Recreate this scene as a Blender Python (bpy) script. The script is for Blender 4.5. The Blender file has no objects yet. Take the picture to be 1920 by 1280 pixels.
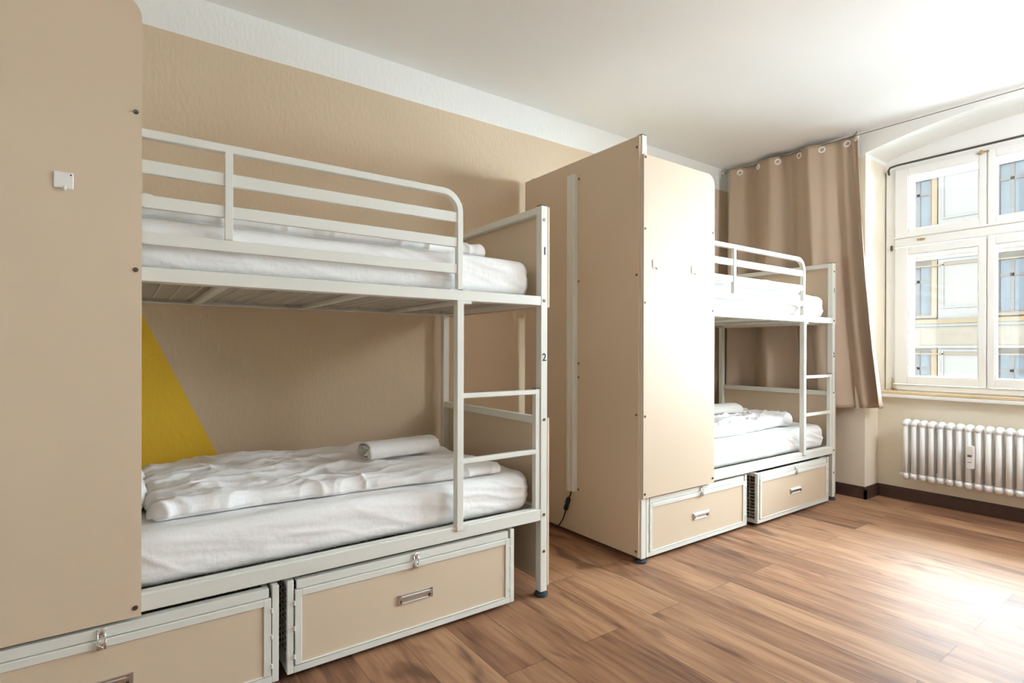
import bpy, bmesh, math, random
from mathutils import Vector, Matrix, noise

random.seed(7)
SC = bpy.context.scene
COL = SC.collection

# ------------------------------------------------------------------ camera
CAM = Vector((-2.1434, -1.8757, 1.0886))
yaw, pitch, roll = math.radians(54.56), math.radians(-0.077), math.radians(0.127)
fw = Vector((math.cos(yaw) * math.cos(pitch), math.sin(yaw) * math.cos(pitch), math.sin(pitch)))
rt = Vector((math.sin(yaw), -math.cos(yaw), 0))
up = rt.cross(fw)
rt2 = math.cos(roll) * rt + math.sin(roll) * up
up2 = -math.sin(roll) * rt + math.cos(roll) * up
cd = bpy.data.cameras.new('camera')
cd.sensor_width = 36
cd.lens = 1023.0 / 1920 * 36
cd.shift_y = 16.3 / 1920
cd.clip_start = 0.05
cd.clip_end = 200
cam = bpy.data.objects.new('camera', cd)
COL.objects.link(cam)
m = Matrix((rt2, up2, -fw)).transposed().to_4x4()
m.translation = CAM
cam.matrix_world = m
SC.camera = cam

# ------------------------------------------------------------------ sky, daylight, exposure
SKY_STRENGTH = 80.0
SC.view_settings.view_transform = 'Standard'
SC.view_settings.look = 'None'
SC.view_settings.gamma = 1
SC.view_settings.use_curve_mapping = False
SC.view_settings.exposure = 0.26
w = bpy.data.worlds.new('sky')
SC.world = w
w.use_nodes = True
nt = w.node_tree
nt.nodes.clear()
out = nt.nodes.new('ShaderNodeOutputWorld')
bg = nt.nodes.new('ShaderNodeBackground')
bg.inputs[0].default_value = (0.78, 0.90, 1.0, 1)
bg.inputs[1].default_value = SKY_STRENGTH
nt.links.new(bg.outputs[0], out.inputs[0])
SC.cycles.max_bounces = 16
SC.cycles.diffuse_bounces = 10
SC.cycles.glossy_bounces = 5
SC.cycles.transparent_max_bounces = 12
SC.cycles.sample_clamp_indirect = 12
SC.cycles.use_denoising = True


def portal(name, x, y0, y1, z0, z1):
    l = bpy.data.lights.new(name, 'AREA')
    l.shape = 'RECTANGLE'
    l.size = abs(z1 - z0)
    l.size_y = abs(y1 - y0)
    l.cycles.is_portal = True
    o = bpy.data.objects.new(name, l)
    COL.objects.link(o)
    o.location = (x, (y0 + y1) / 2, (z0 + z1) / 2)
    o.rotation_euler = (0, math.radians(90), 0)
    return o


WY0, WY1 = -0.129, -1.84            # first window, outer frame
SHIFT2 = -2.05                      # second window along the same wall, unseen, added for more daylight
portal('window_portal', 3.02, WY0, WY1, 0.79, 2.46)
portal('window_portal', 3.02, WY0 + SHIFT2, WY1 + SHIFT2, 0.79, 2.46)
YR = -4.6                           # right-hand wall, well behind the camera

# ------------------------------------------------------------------ materials
def mat(name, col, rough=0.5, metal=0.0, spec=0.5, bump=None, vary=None, coat=0.0):
    """plain principled material; bump=(scale, strength), vary=(scale, amount)"""
    mt = bpy.data.materials.new(name)
    mt.use_nodes = True
    t = mt.node_tree
    b = t.nodes['Principled BSDF']
    b.inputs['Base Color'].default_value = (*col, 1)
    b.inputs['Roughness'].default_value = rough
    b.inputs['Metallic'].default_value = metal
    b.inputs['Specular IOR Level'].default_value = spec
    b.inputs['Coat Weight'].default_value = coat
    tc = t.nodes.new('ShaderNodeTexCoord')
    if vary:
        n = t.nodes.new('ShaderNodeTexNoise')
        n.inputs['Scale'].default_value = vary[0]
        n.inputs['Detail'].default_value = 4
        t.links.new(tc.outputs['Object'], n.inputs['Vector'])
        mx = t.nodes.new('ShaderNodeMix')
        mx.data_type = 'RGBA'
        mx.inputs['A'].default_value = (*[c * (1 - vary[1]) for c in col], 1)
        mx.inputs['B'].default_value = (*[min(1, c * (1 + vary[1])) for c in col], 1)
        t.links.new(n.outputs['Fac'], mx.inputs['Factor'])
        t.links.new(mx.outputs['Result'], b.inputs['Base Color'])
    if bump:
        n = t.nodes.new('ShaderNodeTexNoise')
        n.inputs['Scale'].default_value = bump[0]
        n.inputs['Detail'].default_value = 5
        t.links.new(tc.outputs['Object'], n.inputs['Vector'])
        bp = t.nodes.new('ShaderNodeBump')
        bp.inputs['Strength'].default_value = bump[1]
        bp.inputs['Distance'].default_value = 0.01
        t.links.new(n.outputs['Fac'], bp.inputs['Height'])
        t.links.new(bp.outputs['Normal'], b.inputs['Normal'])
    return mt


M = {}
M['metal'] = mat('powder_coated_steel', (0.74, 0.75, 0.70), 0.38, bump=(400, 0.05))
M['tan'] = mat('beige_laminate', (0.66, 0.54, 0.405), 0.55, vary=(3, 0.02), bump=(900, 0.04))
M['tan_edge'] = mat('laminate_edge', (0.74, 0.70, 0.63), 0.5)
M['black'] = mat('black_plastic', (0.02, 0.02, 0.022), 0.45)
M['foot'] = mat('dark_rubber', (0.045, 0.06, 0.07), 0.6)
M['screw'] = mat('screw_steel', (0.20, 0.17, 0.14), 0.35, metal=0.9)
M['chrome'] = mat('chrome', (0.78, 0.78, 0.78), 0.18, metal=1.0)
M['alu'] = mat('brushed_aluminium', (0.72, 0.72, 0.73), 0.3, metal=1.0)
M['sheet'] = mat('white_cotton', (0.86, 0.86, 0.86), 0.85, spec=0.2, bump=(34, 0.30))
M['duvet'] = mat('white_duvet_cotton', (0.87, 0.87, 0.87), 0.85, spec=0.2, bump=(30, 0.45))
M['towel'] = mat('white_terry', (0.86, 0.84, 0.82), 0.95, spec=0.1, bump=(260, 0.6))
M['ceiling'] = mat('ceiling_paint', (0.90, 0.92, 0.92), 0.9, spec=0.2)
M['white_paint'] = mat('white_gloss_paint', (0.86, 0.87, 0.86), 0.35)
M['radiator'] = mat('radiator_enamel', (0.92, 0.93, 0.94), 0.5)
M['gold'] = mat('aged_brass', (0.45, 0.36, 0.20), 0.4, metal=0.8)
M['iron'] = mat('dark_iron', (0.10, 0.09, 0.08), 0.5, metal=0.6)
M['sillwood'] = mat('sill_wood', (0.62, 0.47, 0.30), 0.45, vary=(14, 0.2))
M['eyelet'] = mat('eyelet_steel', (0.85, 0.85, 0.85), 0.35, metal=0.1)
M['plastic'] = mat('white_plastic', (0.82, 0.82, 0.80), 0.4)
M['lcd'] = mat('grey_display', (0.12, 0.13, 0.14), 0.3)
M['base'] = mat('dark_brown_skirting', (0.075, 0.040, 0.030), 0.35, vary=(20, 0.25))
M['curtain'] = mat('beige_curtain_cloth', (0.47, 0.365, 0.275), 0.75, spec=0.25, bump=(9, 0.35))
M['wire'] = mat('mesh_wire', (0.60, 0.58, 0.52), 0.4)
M['ink'] = mat('black_ink', (0.02, 0.02, 0.02), 0.6)


def wall_paint(name, beige, grey_side=False, yellow=False):
    """rough plaster: beige paint, white band above 2.5 m, optional yellow wedge"""
    mt = bpy.data.materials.new(name)
    mt.use_nodes = True
    t = mt.node_tree
    b = t.nodes['Principled BSDF']
    b.inputs['Roughness'].default_value = 0.85
    b.inputs['Specular IOR Level'].default_value = 0.25
    g = t.nodes.new('ShaderNodeNewGeometry')
    s = t.nodes.new('ShaderNodeSeparateXYZ')
    t.links.new(g.outputs['Position'], s.inputs[0])

    def math_(op, a, c):
        n = t.nodes.new('ShaderNodeMath')
        n.operation = op
        for i, v in enumerate((a, c)):
            if isinstance(v, (int, float)):
                n.inputs[i].default_value = v
            else:
                t.links.new(v, n.inputs[i])
        return n.outputs[0]

    def mix(f, a, c):
        n = t.nodes.new('ShaderNodeMix')
        n.data_type = 'RGBA'
        t.links.new(f, n.inputs['Factor'])
        for k, v in (('A', a), ('B', c)):
            if isinstance(v, tuple):
                n.inputs[k].default_value = (*v, 1)
            else:
                t.links.new(v, n.inputs[k])
        return n.outputs['Result']
    nz = t.nodes.new('ShaderNodeTexNoise')
    nz.inputs['Scale'].default_value = 1.3
    nz.inputs['Detail'].default_value = 3
    t.links.new(g.outputs['Position'], nz.inputs['Vector'])
    c = mix(nz.outputs['Fac'], tuple(v * 0.97 for v in beige), tuple(v * 1.03 for v in beige))
    if yellow:
        # slanted edge from (-2.081, 1.248) down to (-1.776, 0.573)
        k = (2.081 - 1.776) / (1.248 - 0.573)
        line = math_('ADD', s.outputs['X'], math_('MULTIPLY', s.outputs['Z'], k))
        c = mix(math_('LESS_THAN', line, -2.081 + 1.248 * k), c, (0.80, 0.53, 0.055))
    wob = t.nodes.new('ShaderNodeTexNoise')
    wob.inputs['Scale'].default_value = 2.0
    t.links.new(g.outputs['Position'], wob.inputs['Vector'])
    zed = math_('ADD', s.outputs['Z'], math_('MULTIPLY', wob.outputs['Fac'], 0.012))
    c = mix(math_('GREATER_THAN', zed, 2.512), c, (0.84, 0.85, 0.83))
    t.links.new(c, b.inputs['Base Color'])
    n1 = t.nodes.new('ShaderNodeTexNoise')
    n1.inputs['Scale'].default_value = 55
    n1.inputs['Detail'].default_value = 5
    mp = t.nodes.new('ShaderNodeMapping')
    mp.inputs['Scale'].default_value = (1, 1, 0.45)
    t.links.new(g.outputs['Position'], mp.inputs['Vector'])
    t.links.new(mp.outputs[0], n1.inputs['Vector'])
    n2 = t.nodes.new('ShaderNodeTexNoise')
    n2.inputs['Scale'].default_value = 7
    t.links.new(g.outputs['Position'], n2.inputs['Vector'])
    h = math_('ADD', n1.outputs['Fac'], math_('MULTIPLY', n2.outputs['Fac'], 1.5))
    bp = t.nodes.new('ShaderNodeBump')
    bp.inputs['Strength'].default_value = 0.42
    bp.inputs['Distance'].default_value = 0.006
    t.links.new(h, bp.inputs['Height'])
    t.links.new(bp.outputs['Normal'], b.inputs['Normal'])
    return mt


M['wall_left'] = wall_paint('beige_plaster', (0.655, 0.53, 0.385), yellow=True)
M['wall'] = wall_paint('cream_plaster', (0.79, 0.72, 0.60))
M['wall_white'] = wall_paint('white_plaster', (0.82, 0.82, 0.79))


def floor_material():
    mt = bpy.data.materials.new('laminate_planks')
    mt.use_nodes = True
    t = mt.node_tree
    b = t.nodes['Principled BSDF']
    L = t.links.new

    def N(k, **kw):
        n = t.nodes.new(k)
        for a, v in kw.items():
            setattr(n, a, v)
        return n
    g = N('ShaderNodeNewGeometry')
    s = N('ShaderNodeSeparateXYZ')
    L(g.outputs['Position'], s.inputs[0])
    cx = N('ShaderNodeCombineXYZ')
    ax = N('ShaderNodeMath', operation='ADD')
    ax.inputs[1].default_value = 0.744 + 0.185 * 40
    L(s.outputs['X'], ax.inputs[0])
    ay = N('ShaderNodeMath', operation='ADD')
    ay.inputs[1].default_value = 20.39
    L(s.outputs['Y'], ay.inputs[0])
    L(ay.outputs[0], cx.inputs[0])
    L(ax.outputs[0], cx.inputs[1])

    def brick(c1, c2, mortar, msize):
        br = N('ShaderNodeTexBrick')
        br.offset = 0.37
        br.offset_frequency = 2
        br.inputs['Scale'].default_value = 1
        br.inputs['Brick Width'].default_value = 1.28
        br.inputs['Row Height'].default_value = 0.185
        br.inputs['Mortar Size'].default_value = msize
        br.inputs['Mortar Smooth'].default_value = 0.2
        br.inputs['Bias'].default_value = 0
        br.inputs['Color1'].default_value = c1
        br.inputs['Color2'].default_value = c2
        br.inputs['Mortar'].default_value = mortar
        L(cx.outputs[0], br.inputs['Vector'])
        return br
    br = brick((0, 0, 0, 1), (1, 1, 1, 1), (0.3, 0.3, 0.3, 1), 0.0012)
    # grain coordinates, shifted from plank to plank
    off = N('ShaderNodeVectorMath', operation='SCALE')
    off.inputs['Scale'].default_value = 37.0
    L(br.outputs['Color'], off.inputs[0])
    ad = N('ShaderNodeVectorMath', operation='ADD')
    L(g.outputs['Position'], ad.inputs[0])
    L(off.outputs[0], ad.inputs[1])

    def grain(scale, sc, detail, dist=0.0):
        mp = N('ShaderNodeMapping')
        mp.inputs['Scale'].default_value = sc
        L(ad.outputs[0], mp.inputs['Vector'])
        n = N('ShaderNodeTexNoise')
        n.inputs['Scale'].default_value = scale
        n.inputs['Detail'].default_value = detail
        n.inputs['Distortion'].default_value = dist
        L(mp.outputs[0], n.inputs['Vector'])
        return n
    fine = grain(60, (1, 0.06, 1), 6, 0.6)
    broad = grain(9, (1, 0.16, 1), 4, 1.2)
    knots = grain(7, (1, 0.35, 1), 2, 0.8)
    ramp = N('ShaderNodeValToRGB')
    e = ramp.color_ramp.elements
    e[0].position, e[0].color = 0.33, (0.110, 0.052, 0.032, 1)
    e[1].position, e[1].color = 0.70, (0.44, 0.255, 0.145, 1)
    x = ramp.color_ramp.elements.new(0.52)
    x.color = (0.285, 0.145, 0.080, 1)
    m1 = N('ShaderNodeMath', operation='MULTIPLY')
    m1.inputs[1].default_value = 0.38
    L(fine.outputs['Fac'], m1.inputs[0])
    m2 = N('ShaderNodeMath', operation='MULTIPLY_ADD')
    m2.inputs[1].default_value = 0.51
    L(broad.outputs['Fac'], m2.inputs[0])
    L(m1.outputs[0], m2.inputs[2])
    m3 = N('ShaderNodeMath', operation='MULTIPLY_ADD')
    m3.inputs[1].default_value = 0.20
    L(br.outputs['Color'], m3.inputs[0])
    L(m2.outputs[0], m3.inputs[2])
    L(m3.outputs[0], ramp.inputs[0])
    kr = N('ShaderNodeMapRange')
    kr.inputs['From Min'].default_value = 0.60
    kr.inputs['From Max'].default_value = 0.72
    kr.inputs['To Max'].default_value = 0.75
    L(knots.outputs['Fac'], kr.inputs['Value'])
    mk = N('ShaderNodeMix', data_type='RGBA')
    L(kr.outputs[0], mk.inputs['Factor'])
    L(ramp.outputs[0], mk.inputs['A'])
    mk.inputs['B'].default_value = (0.10, 0.048, 0.028, 1)
    ms = N('ShaderNodeMix', data_type='RGBA')
    L(br.outputs['Fac'], ms.inputs['Factor'])
    L(mk.outputs['Result'], ms.inputs['A'])
    ms.inputs['B'].default_value = (0.10, 0.055, 0.035, 1)
    L(ms.outputs['Result'], b.inputs['Base Color'])
    b.inputs['Roughness'].default_value = 0.34
    b.inputs['Specular IOR Level'].default_value = 0.20
    rr = N('ShaderNodeMapRange')
    rr.inputs['To Min'].default_value = 0.36
    rr.inputs['To Max'].default_value = 0.54
    L(fine.outputs['Fac'], rr.inputs['Value'])
    L(rr.outputs[0], b.inputs['Roughness'])
    bp = N('ShaderNodeBump')
    bp.inputs['Strength'].default_value = 0.25
    bp.inputs['Distance'].default_value = 0.002
    sub = N('ShaderNodeMath', operation='SUBTRACT')
    L(fine.outputs['Fac'], sub.inputs[0])
    L(br.outputs['Fac'], sub.inputs[1])
    L(sub.outputs[0], bp.inputs['Height'])
    L(bp.outputs['Normal'], b.inputs['Normal'])
    return mt


M['floor'] = floor_material()


def glass_material(name='window_glass'):
    mt = bpy.data.materials.new(name)
    mt.use_nodes = True
    t = mt.node_tree
    t.nodes.clear()
    o = t.nodes.new('ShaderNodeOutputMaterial')
    mx = t.nodes.new('ShaderNodeMixShader')
    tr = t.nodes.new('ShaderNodeBsdfTransparent')
    tr.inputs[0].default_value = (0.97, 0.985, 0.98, 1)
    gl = t.nodes.new('ShaderNodeBsdfGlossy')
    gl.inputs['Roughness'].default_value = 0.01
    fr = t.nodes.new('ShaderNodeFresnel')
    fr.inputs[0].default_value = 1.35
    t.links.new(fr.outputs[0], mx.inputs[0])
    t.links.new(tr.outputs[0], mx.inputs[1])
    t.links.new(gl.outputs[0], mx.inputs[2])
    t.links.new(mx.outputs[0], o.inputs[0])
    return mt


M['glass'] = glass_material()


# ------------------------------------------------------------------ mesh helpers
def new():
    return bmesh.new()


def box(bm, x0, x1, y0, y1, z0, z1, bev=0.0, seg=1):
    if x1 < x0: x0, x1 = x1, x0
    if y1 < y0: y0, y1 = y1, y0
    if z1 < z0: z0, z1 = z1, z0
    vs = [bm.verts.new((x, y, z)) for x in (x0, x1) for y in (y0, y1) for z in (z0, z1)]
    f = [(0, 1, 3, 2), (4, 6, 7, 5), (0, 4, 5, 1), (2, 3, 7, 6), (0, 2, 6, 4), (1, 5, 7, 3)]
    fs = [bm.faces.new([vs[i] for i in q]) for q in f]
    if bev:
        es = list({e for q in fs for e in q.edges})
        bmesh.ops.bevel(bm, geom=es, offset=bev, segments=seg, affect='EDGES', profile=0.5)


def prism(bm, pts, axis, a0, a1):
    """polygon pts (two coordinates) extruded along axis from a0 to a1"""
    def P(p, a):
        if axis == 'x': return (a, p[0], p[1])
        if axis == 'y': return (p[0], a, p[1])
        return (p[0], p[1], a)
    lo = [bm.verts.new(P(p, a0)) for p in pts]
    hi = [bm.verts.new(P(p, a1)) for p in pts]
    bm.faces.new(lo)
    bm.faces.new(list(reversed(hi)))
    n = len(pts)
    for i in range(n):
        bm.faces.new((lo[i], hi[i], hi[(i + 1) % n], lo[(i + 1) % n]))


def tube(bm, pts, r, seg=8, closed=False, flat=None):
    """round tube along points; flat=(a, b) gives a rectangular section instead"""
    pts = [Vector(p) for p in pts]
    n = len(pts)
    rings = []
    ref = None
    for i, p in enumerate(pts):
        if closed:
            d = (pts[(i + 1) % n] - pts[i - 1]).normalized()
        else:
            d = (pts[min(i + 1, n - 1)] - pts[max(i - 1, 0)]).normalized()
        if ref is None:
            ref = Vector((0, 0, 1)) if abs(d.z) < 0.9 else Vector((0, 1, 0))
        u = d.cross(ref)
        if u.length < 1e-4:
            u = d.orthogonal()
        u.normalize()
        v = u.cross(d).normalized()
        ref = v
        if flat:
            a, b = flat
            prof = [(-a, -b), (a, -b), (a, b), (-a, b)]
        else:
            rr = r[i] if isinstance(r, (list, tuple)) else r
            prof = [(rr * math.cos(2 * math.pi * k / seg), rr * math.sin(2 * math.pi * k / seg)) for k in range(seg)]
        rings.append([bm.verts.new(p + u * q[0] + v * q[1]) for q in prof])
    k = len(rings[0])
    for i in range(n if closed else n - 1):
        a, b = rings[i], rings[(i + 1) % n]
        for j in range(k):
            bm.faces.new((a[j], a[(j + 1) % k], b[(j + 1) % k], b[j]))
    if not closed:
        bm.faces.new(list(reversed(rings[0])))
        bm.faces.new(rings[-1])


def cyl(bm, p0, p1, r, seg=16):
    tube(bm, [p0, p1], r, seg)


def obj(name, bm, m_, parent=None, smooth=False, loc=None):
    bmesh.ops.recalc_face_normals(bm, faces=bm.faces[:])
    me = bpy.data.meshes.new(name)
    bm.to_mesh(me)
    bm.free()
    if smooth:
        for p in me.polygons:
            p.use_smooth = True
    me.materials.append(m_)
    o = bpy.data.objects.new(name, me)
    COL.objects.link(o)
    if parent:
        o.parent = parent
    if loc:
        o.location = loc
    return o


def tag(o, label, cat, group=None, kind=None):
    o['label'] = label
    o['category'] = cat
    if group:
        o['group'] = group
    if kind:
        o['kind'] = kind
    return o


def thing(name, label, cat, loc=(0, 0, 0), group=None):
    o = bpy.data.objects.new(name, None)
    o.empty_display_size = 0.1
    COL.objects.link(o)
    o.location = loc
    return tag(o, label, cat, group)


def struct(name, bm, m_, parent=None, smooth=False):
    o = obj(name, bm, m_, parent, smooth)
    if parent is None:
        o['kind'] = 'structure'
    return o


def copy_tree(o, parent=None):
    c = o.copy()
    COL.objects.link(c)
    c.parent = parent
    for ch in list(o.children):
        copy_tree(ch, c)
    return c


# ------------------------------------------------------------------ room shell
CEIL = 2.695
XW = 2.28            # window wall, inner face
RX0, RY0 = -3.3, YR
b = new(); box(b, RX0, XW + 0.75, RY0, 1.0, -0.12, 0); struct('floor', b, M['floor'])
b = new(); box(b, RX0 - 0.2, XW + 0.75, RY0 - 0.75, 1.2, CEIL, CEIL + 0.2); struct('ceiling', b, M['ceiling'])
b = new(); box(b, RX0, XW + 0.75, 1.0, 1.2, -0.12, CEIL); struct('wall_left', b, M['wall_left'])
b = new(); box(b, RX0 - 0.2, RX0, RY0 - 0.75, 1.2, -0.12, CEIL); struct('wall_near', b, M['wall_white'])


def arch_pts(s=0.0):
    return [(y, 2.64 - 0.108 * ((y + 0.985) / 0.865) ** 2) for y in
            [(-0.12 - 1.73 * i / 24) for i in range(25)]]


b = new()
X2 = XW + 0.75
NY0, NY1 = -0.12, -1.85
box(b, XW, X2, NY0, 1.0, 0, CEIL)
box(b, XW, X2, NY1, NY0 + SHIFT2, 0, CEIL)
box(b, XW, X2, RY0, NY1 + SHIFT2, 0, CEIL)
for s in (0, SHIFT2):
    prism(b, [(y + s, z) for y, z in arch_pts()] + [(NY1 + s, CEIL), (NY0 + s, CEIL)], 'x', XW, X2)
    box(b, 2.50, X2, NY0 + s, NY1 + s, 0, 0.742)
struct('wall_far', b, M['wall'])
b = new(); box(b, RX0, XW + 0.75, RY0 - 0.2, RY0, -0.12, CEIL); struct('wall_right', b, M['wall_white'])

# skirting boards with a stepped profile
def skirt(name, pts):
    bb = new()
    for (x0, y0, x1, y1, nx, ny) in pts:
        for (t0, t1, za, zb) in ((0, 0.016, 0, 0.068), (0, 0.012, 0.068, 0.080), (0, 0.006, 0.080, 0.088)):
            xs = sorted((x0, x1)); ys = sorted((y0, y1))
            if nx:
                box(bb, x0 + nx * t0, x0 + nx * t1, ys[0], ys[1], za, zb)
            else:
                box(bb, xs[0], xs[1], y0 + ny * t0, y0 + ny * t1, za, zb)
    return struct(name, bb, M['base'])


skirt('baseboard_far', [(XW, 1.0, XW, NY0 - 0.016, -1, 0), (XW - 0.016, NY0, 2.50, NY0, 0, -1), (2.50, NY0, 2.50, NY1, -1, 0),
                        (XW - 0.016, NY1, 2.5, NY1, 0, 1), (XW, NY1 + 0.016, XW, NY0 + SHIFT2 - 0.016, -1, 0),
                        (2.50, NY0 + SHIFT2, 2.50, NY1 + SHIFT2, -1, 0), (XW, NY1 + SHIFT2, XW, RY0, -1, 0)])
skirt('baseboard_left', [(RX0, 1.0, XW - 0.02, 1.0, 0, -1)])


# ------------------------------------------------------------------ windows
PANES = [(-0.277, -0.689), (-0.776, -1.188), (-1.275, -1.687)]
ZL, ZU = (0.896, 1.80), (1.985, 2.387)


def rect_frame(bm, x0, x1, y0, y1, z0, z1, wy, wz, bev=0.003):
    """a picture-frame of four bars; (y0, z0)..(y1, z1) outer, opening inset by wy, wz"""
    y0, y1 = max(y0, y1), min(y0, y1)
    box(bm, x0, x1, y0, y0 - wy, z0, z1, bev)
    box(bm, x0, x1, y1 + wy, y1, z0, z1, bev)
    box(bm, x0, x1, y0 - wy, y1 + wy, z0, z0 + wz, bev)
    box(bm, x0, x1, y0 - wy, y1 + wy, z1 - wz, z1, bev)


def make_window(n, s):
    bb = new()
    # fixed outer frame with posts, transom and the flat head board under the arch
    box(bb, 2.615, 2.675, WY0, -0.190, 0.79, 2.46, 0.004)
    box(bb, 2.615, 2.675, -1.774, WY1, 0.79, 2.46, 0.004)
    box(bb, 2.615, 2.675, -0.190, -1.774, 0.79, 0.835, 0.004)
    box(bb, 2.615, 2.675, -0.190, -1.774, 2.435, 2.46, 0.004)
    box(bb, 2.600, 2.675, -0.190, -1.774, 1.862, 1.925, 0.008, 2)
    box(bb, 2.592, 2.62, -0.185, -1.779, 1.925, 1.940, 0.004)
    for yc in (-0.7325, -1.2315):
        box(bb, 2.617, 2.675, yc + 0.014, yc - 0.014, 0.835, 2.435, 0.003)
    prism(bb, [(y, z + 0.002) for y, z in arch_pts()] + [(NY1, 2.455), (NY0, 2.455)], 'x', 2.64, 2.70)
    # fixed bars of the outer window
    box(bb, 2.87, 2.90, -0.16, -0.201, 0.80, 2.44)
    box(bb, 2.87, 2.90, -1.696, -1.80, 0.80, 2.44)
    box(bb, 2.87, 2.90, -0.201, -1.696, 0.80, 0.822)
    box(bb, 2.87, 2.90, -0.201, -1.696, 2.432, 2.44)
    box(bb, 2.85, 2.92, -0.201, -1.696, 1.846, 1.909, 0.004)
    # box between inner and outer window
    box(bb, 2.675, 2.99, WY0, -0.16, 0.79, 2.46)
    box(bb, 2.675, 2.99, -1.80, WY1, 0.79, 2.46)
    box(bb, 2.675, 2.99, -0.16, -1.80, 0.775, 0.80)
    box(bb, 2.675, 2.99, -0.16, -1.80, 2.44, 2.46)
    fr = struct('window_%d' % n, bb, M['white_paint'])
    for (ya, yb) in PANES:
        for (za, zb) in (ZL, ZU):
            bb = new()
            wy = 0.0425
            ya_o, yb_o = ya + 0.083 if ya == PANES[0][0] else ya + 0.040, yb - 0.040 if yb != PANES[2][1] else yb - 0.083
            zo0, zo1 = za - 0.058, zb + 0.056
            box(bb, 2.598, 2.645, ya_o, ya, zo0, zo1, 0.004)
            box(bb, 2.598, 2.645, yb, yb_o, zo0, zo1, 0.004)
            box(bb, 2.598, 2.645, ya, yb, zo0, za, 0.004)
            box(bb, 2.598, 2.645, ya, yb, zb, zo1, 0.004)
            rect_frame(bb, 2.606, 2.63, ya + 0.004, yb - 0.004, za - 0.004, zb + 0.004, 0.010, 0.010, 0.002)
            sa = obj('casement', bb, M['white_paint'], fr)
            bb = new(); box(bb, 2.622, 2.626, ya - 0.004, yb + 0.004, za + 0.004, zb - 0.004)
            obj('pane', bb, M['glass'], sa)
            # outer casement
            bb = new()
            oa, ob = ya + 0.055, yb + 0.012
            rect_frame(bb, 2.86, 2.91, oa + 0.021, ob - 0.021, za - 0.075, zb + 0.045, 0.021, 0.025, 0.002)
            sb = obj('outer_casement', bb, M['white_paint'], fr)
            bb = new(); box(bb, 2.883, 2.887, oa + 0.004, ob - 0.004, za - 0.054, zb + 0.024)
            obj('pane', bb, M['glass'], sb)
    # sill: white board with a worn wooden edge strip above it
    bb = new(); box(bb, 2.455, 2.60, NY0 - 0.002, NY1 + 0.002, 0.743, 0.766, 0.003)
    obj('window_sill', bb, M['white_paint'], fr)
    bb = new(); box(bb, 2.475, 2.612, NY0 - 0.003, NY1 + 0.003, 0.767, 0.786, 0.003)
    obj('sill_strip', bb, M['sillwood'], fr)
    # ironmongery
    bb = new(); box(bb, 2.588, 2.601, -0.335, -0.385, 1.893, 1.908, 0.004, 2)
    cyl(bb, (2.588, -0.36, 1.90), (2.570, -0.36, 1.90), 0.006)
    obj('window_latch', bb, M['gold'], fr)
    bb = new(); box(bb, 2.60, 2.616, -0.163, -0.176, 1.842, 1.882, 0.003)
    box(bb, 2.597, 2.60, -0.166, -0.173, 1.85, 1.874)
    obj('hinge', bb, M['iron'], fr)
    bb = new()
    tube(bb, [(2.600, -0.182, 0.79), (2.594, -0.187, 0.81), (2.600, -0.178, 0.835), (2.594, -0.185, 0.86), (2.60, -0.18, 0.885)],
         [0.007, 0.010, 0.006, 0.008, 0.003], 8)
    tube(bb, [(2.597, -0.168, 0.80), (2.590, -0.185, 0.807), (2.593, -0.212, 0.80)], [0.004, 0.007, 0.004], 6)
    obj('casement_stay', bb, M['gold'], fr, smooth=True)
    bb = new(); box(bb, 2.585, 2.60, -0.680, -0.745, 2.425, 2.437, 0.003)
    cyl(bb, (2.59, -0.705, 2.415), (2.59, -0.705, 2.445), 0.008)
    obj('window_latch', bb, M['gold'], fr)
    # thin dark rod in front of the window head
    bb = new()
    tube(bb, [(2.612, -0.150, 2.425), (2.575, -0.158, 2.445), (2.560, -0.175, 2.462), (2.560, -0.22, 2.468),
              (2.560, -1.75, 2.468), (2.612, -1.79, 2.462)], 0.0075, 8)
    obj('curtain_rod', bb, M['iron'], fr, smooth=True)
    if s:
        fr.location.y = s
    return fr


make_window(1, 0)
make_window(2, SHIFT2)  # added window out of view, brings extra daylight into the room



# ------------------------------------------------------------------ bunk bed
LR = 2.047           # right post, left face
BD = 0.93            # bed depth
ZT = 1.721           # end post height


def soft(pts):
    return pts


def text_mark(ch, size, parent, loc):
    cu = bpy.data.curves.new('number_mark', 'FONT')
    cu.body = ch
    cu.size = size
    cu.extrude = 0.0004
    cu.offset = size * 0.02
    cu.align_x = 'CENTER'
    cu.align_y = 'CENTER'
    tmp = bpy.data.objects.new('tmp_text', cu)
    COL.objects.link(tmp)
    dg = bpy.context.evaluated_depsgraph_get()
    me = bpy.data.meshes.new_from_object(tmp.evaluated_get(dg))
    bpy.data.objects.remove(tmp)
    bpy.data.curves.remove(cu)
    me.materials.clear()
    me.materials.append(M['ink'])
    me.transform(Matrix.Rotation(math.radians(90), 4, 'X'))
    o = bpy.data.objects.new('number_mark', me)
    COL.objects.link(o)
    o.parent = parent
    o.location = loc
    return o


def screw(parent, p, n):
    bb = new()
    p = Vector(p); n = Vector(n)
    cyl(bb, p, p + n * 0.0025, 0.0065, 12)
    cyl(bb, p + n * 0.0025, p + n * 0.004, 0.0045, 10)
    return obj('screw', bb, M['screw'], parent)


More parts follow.
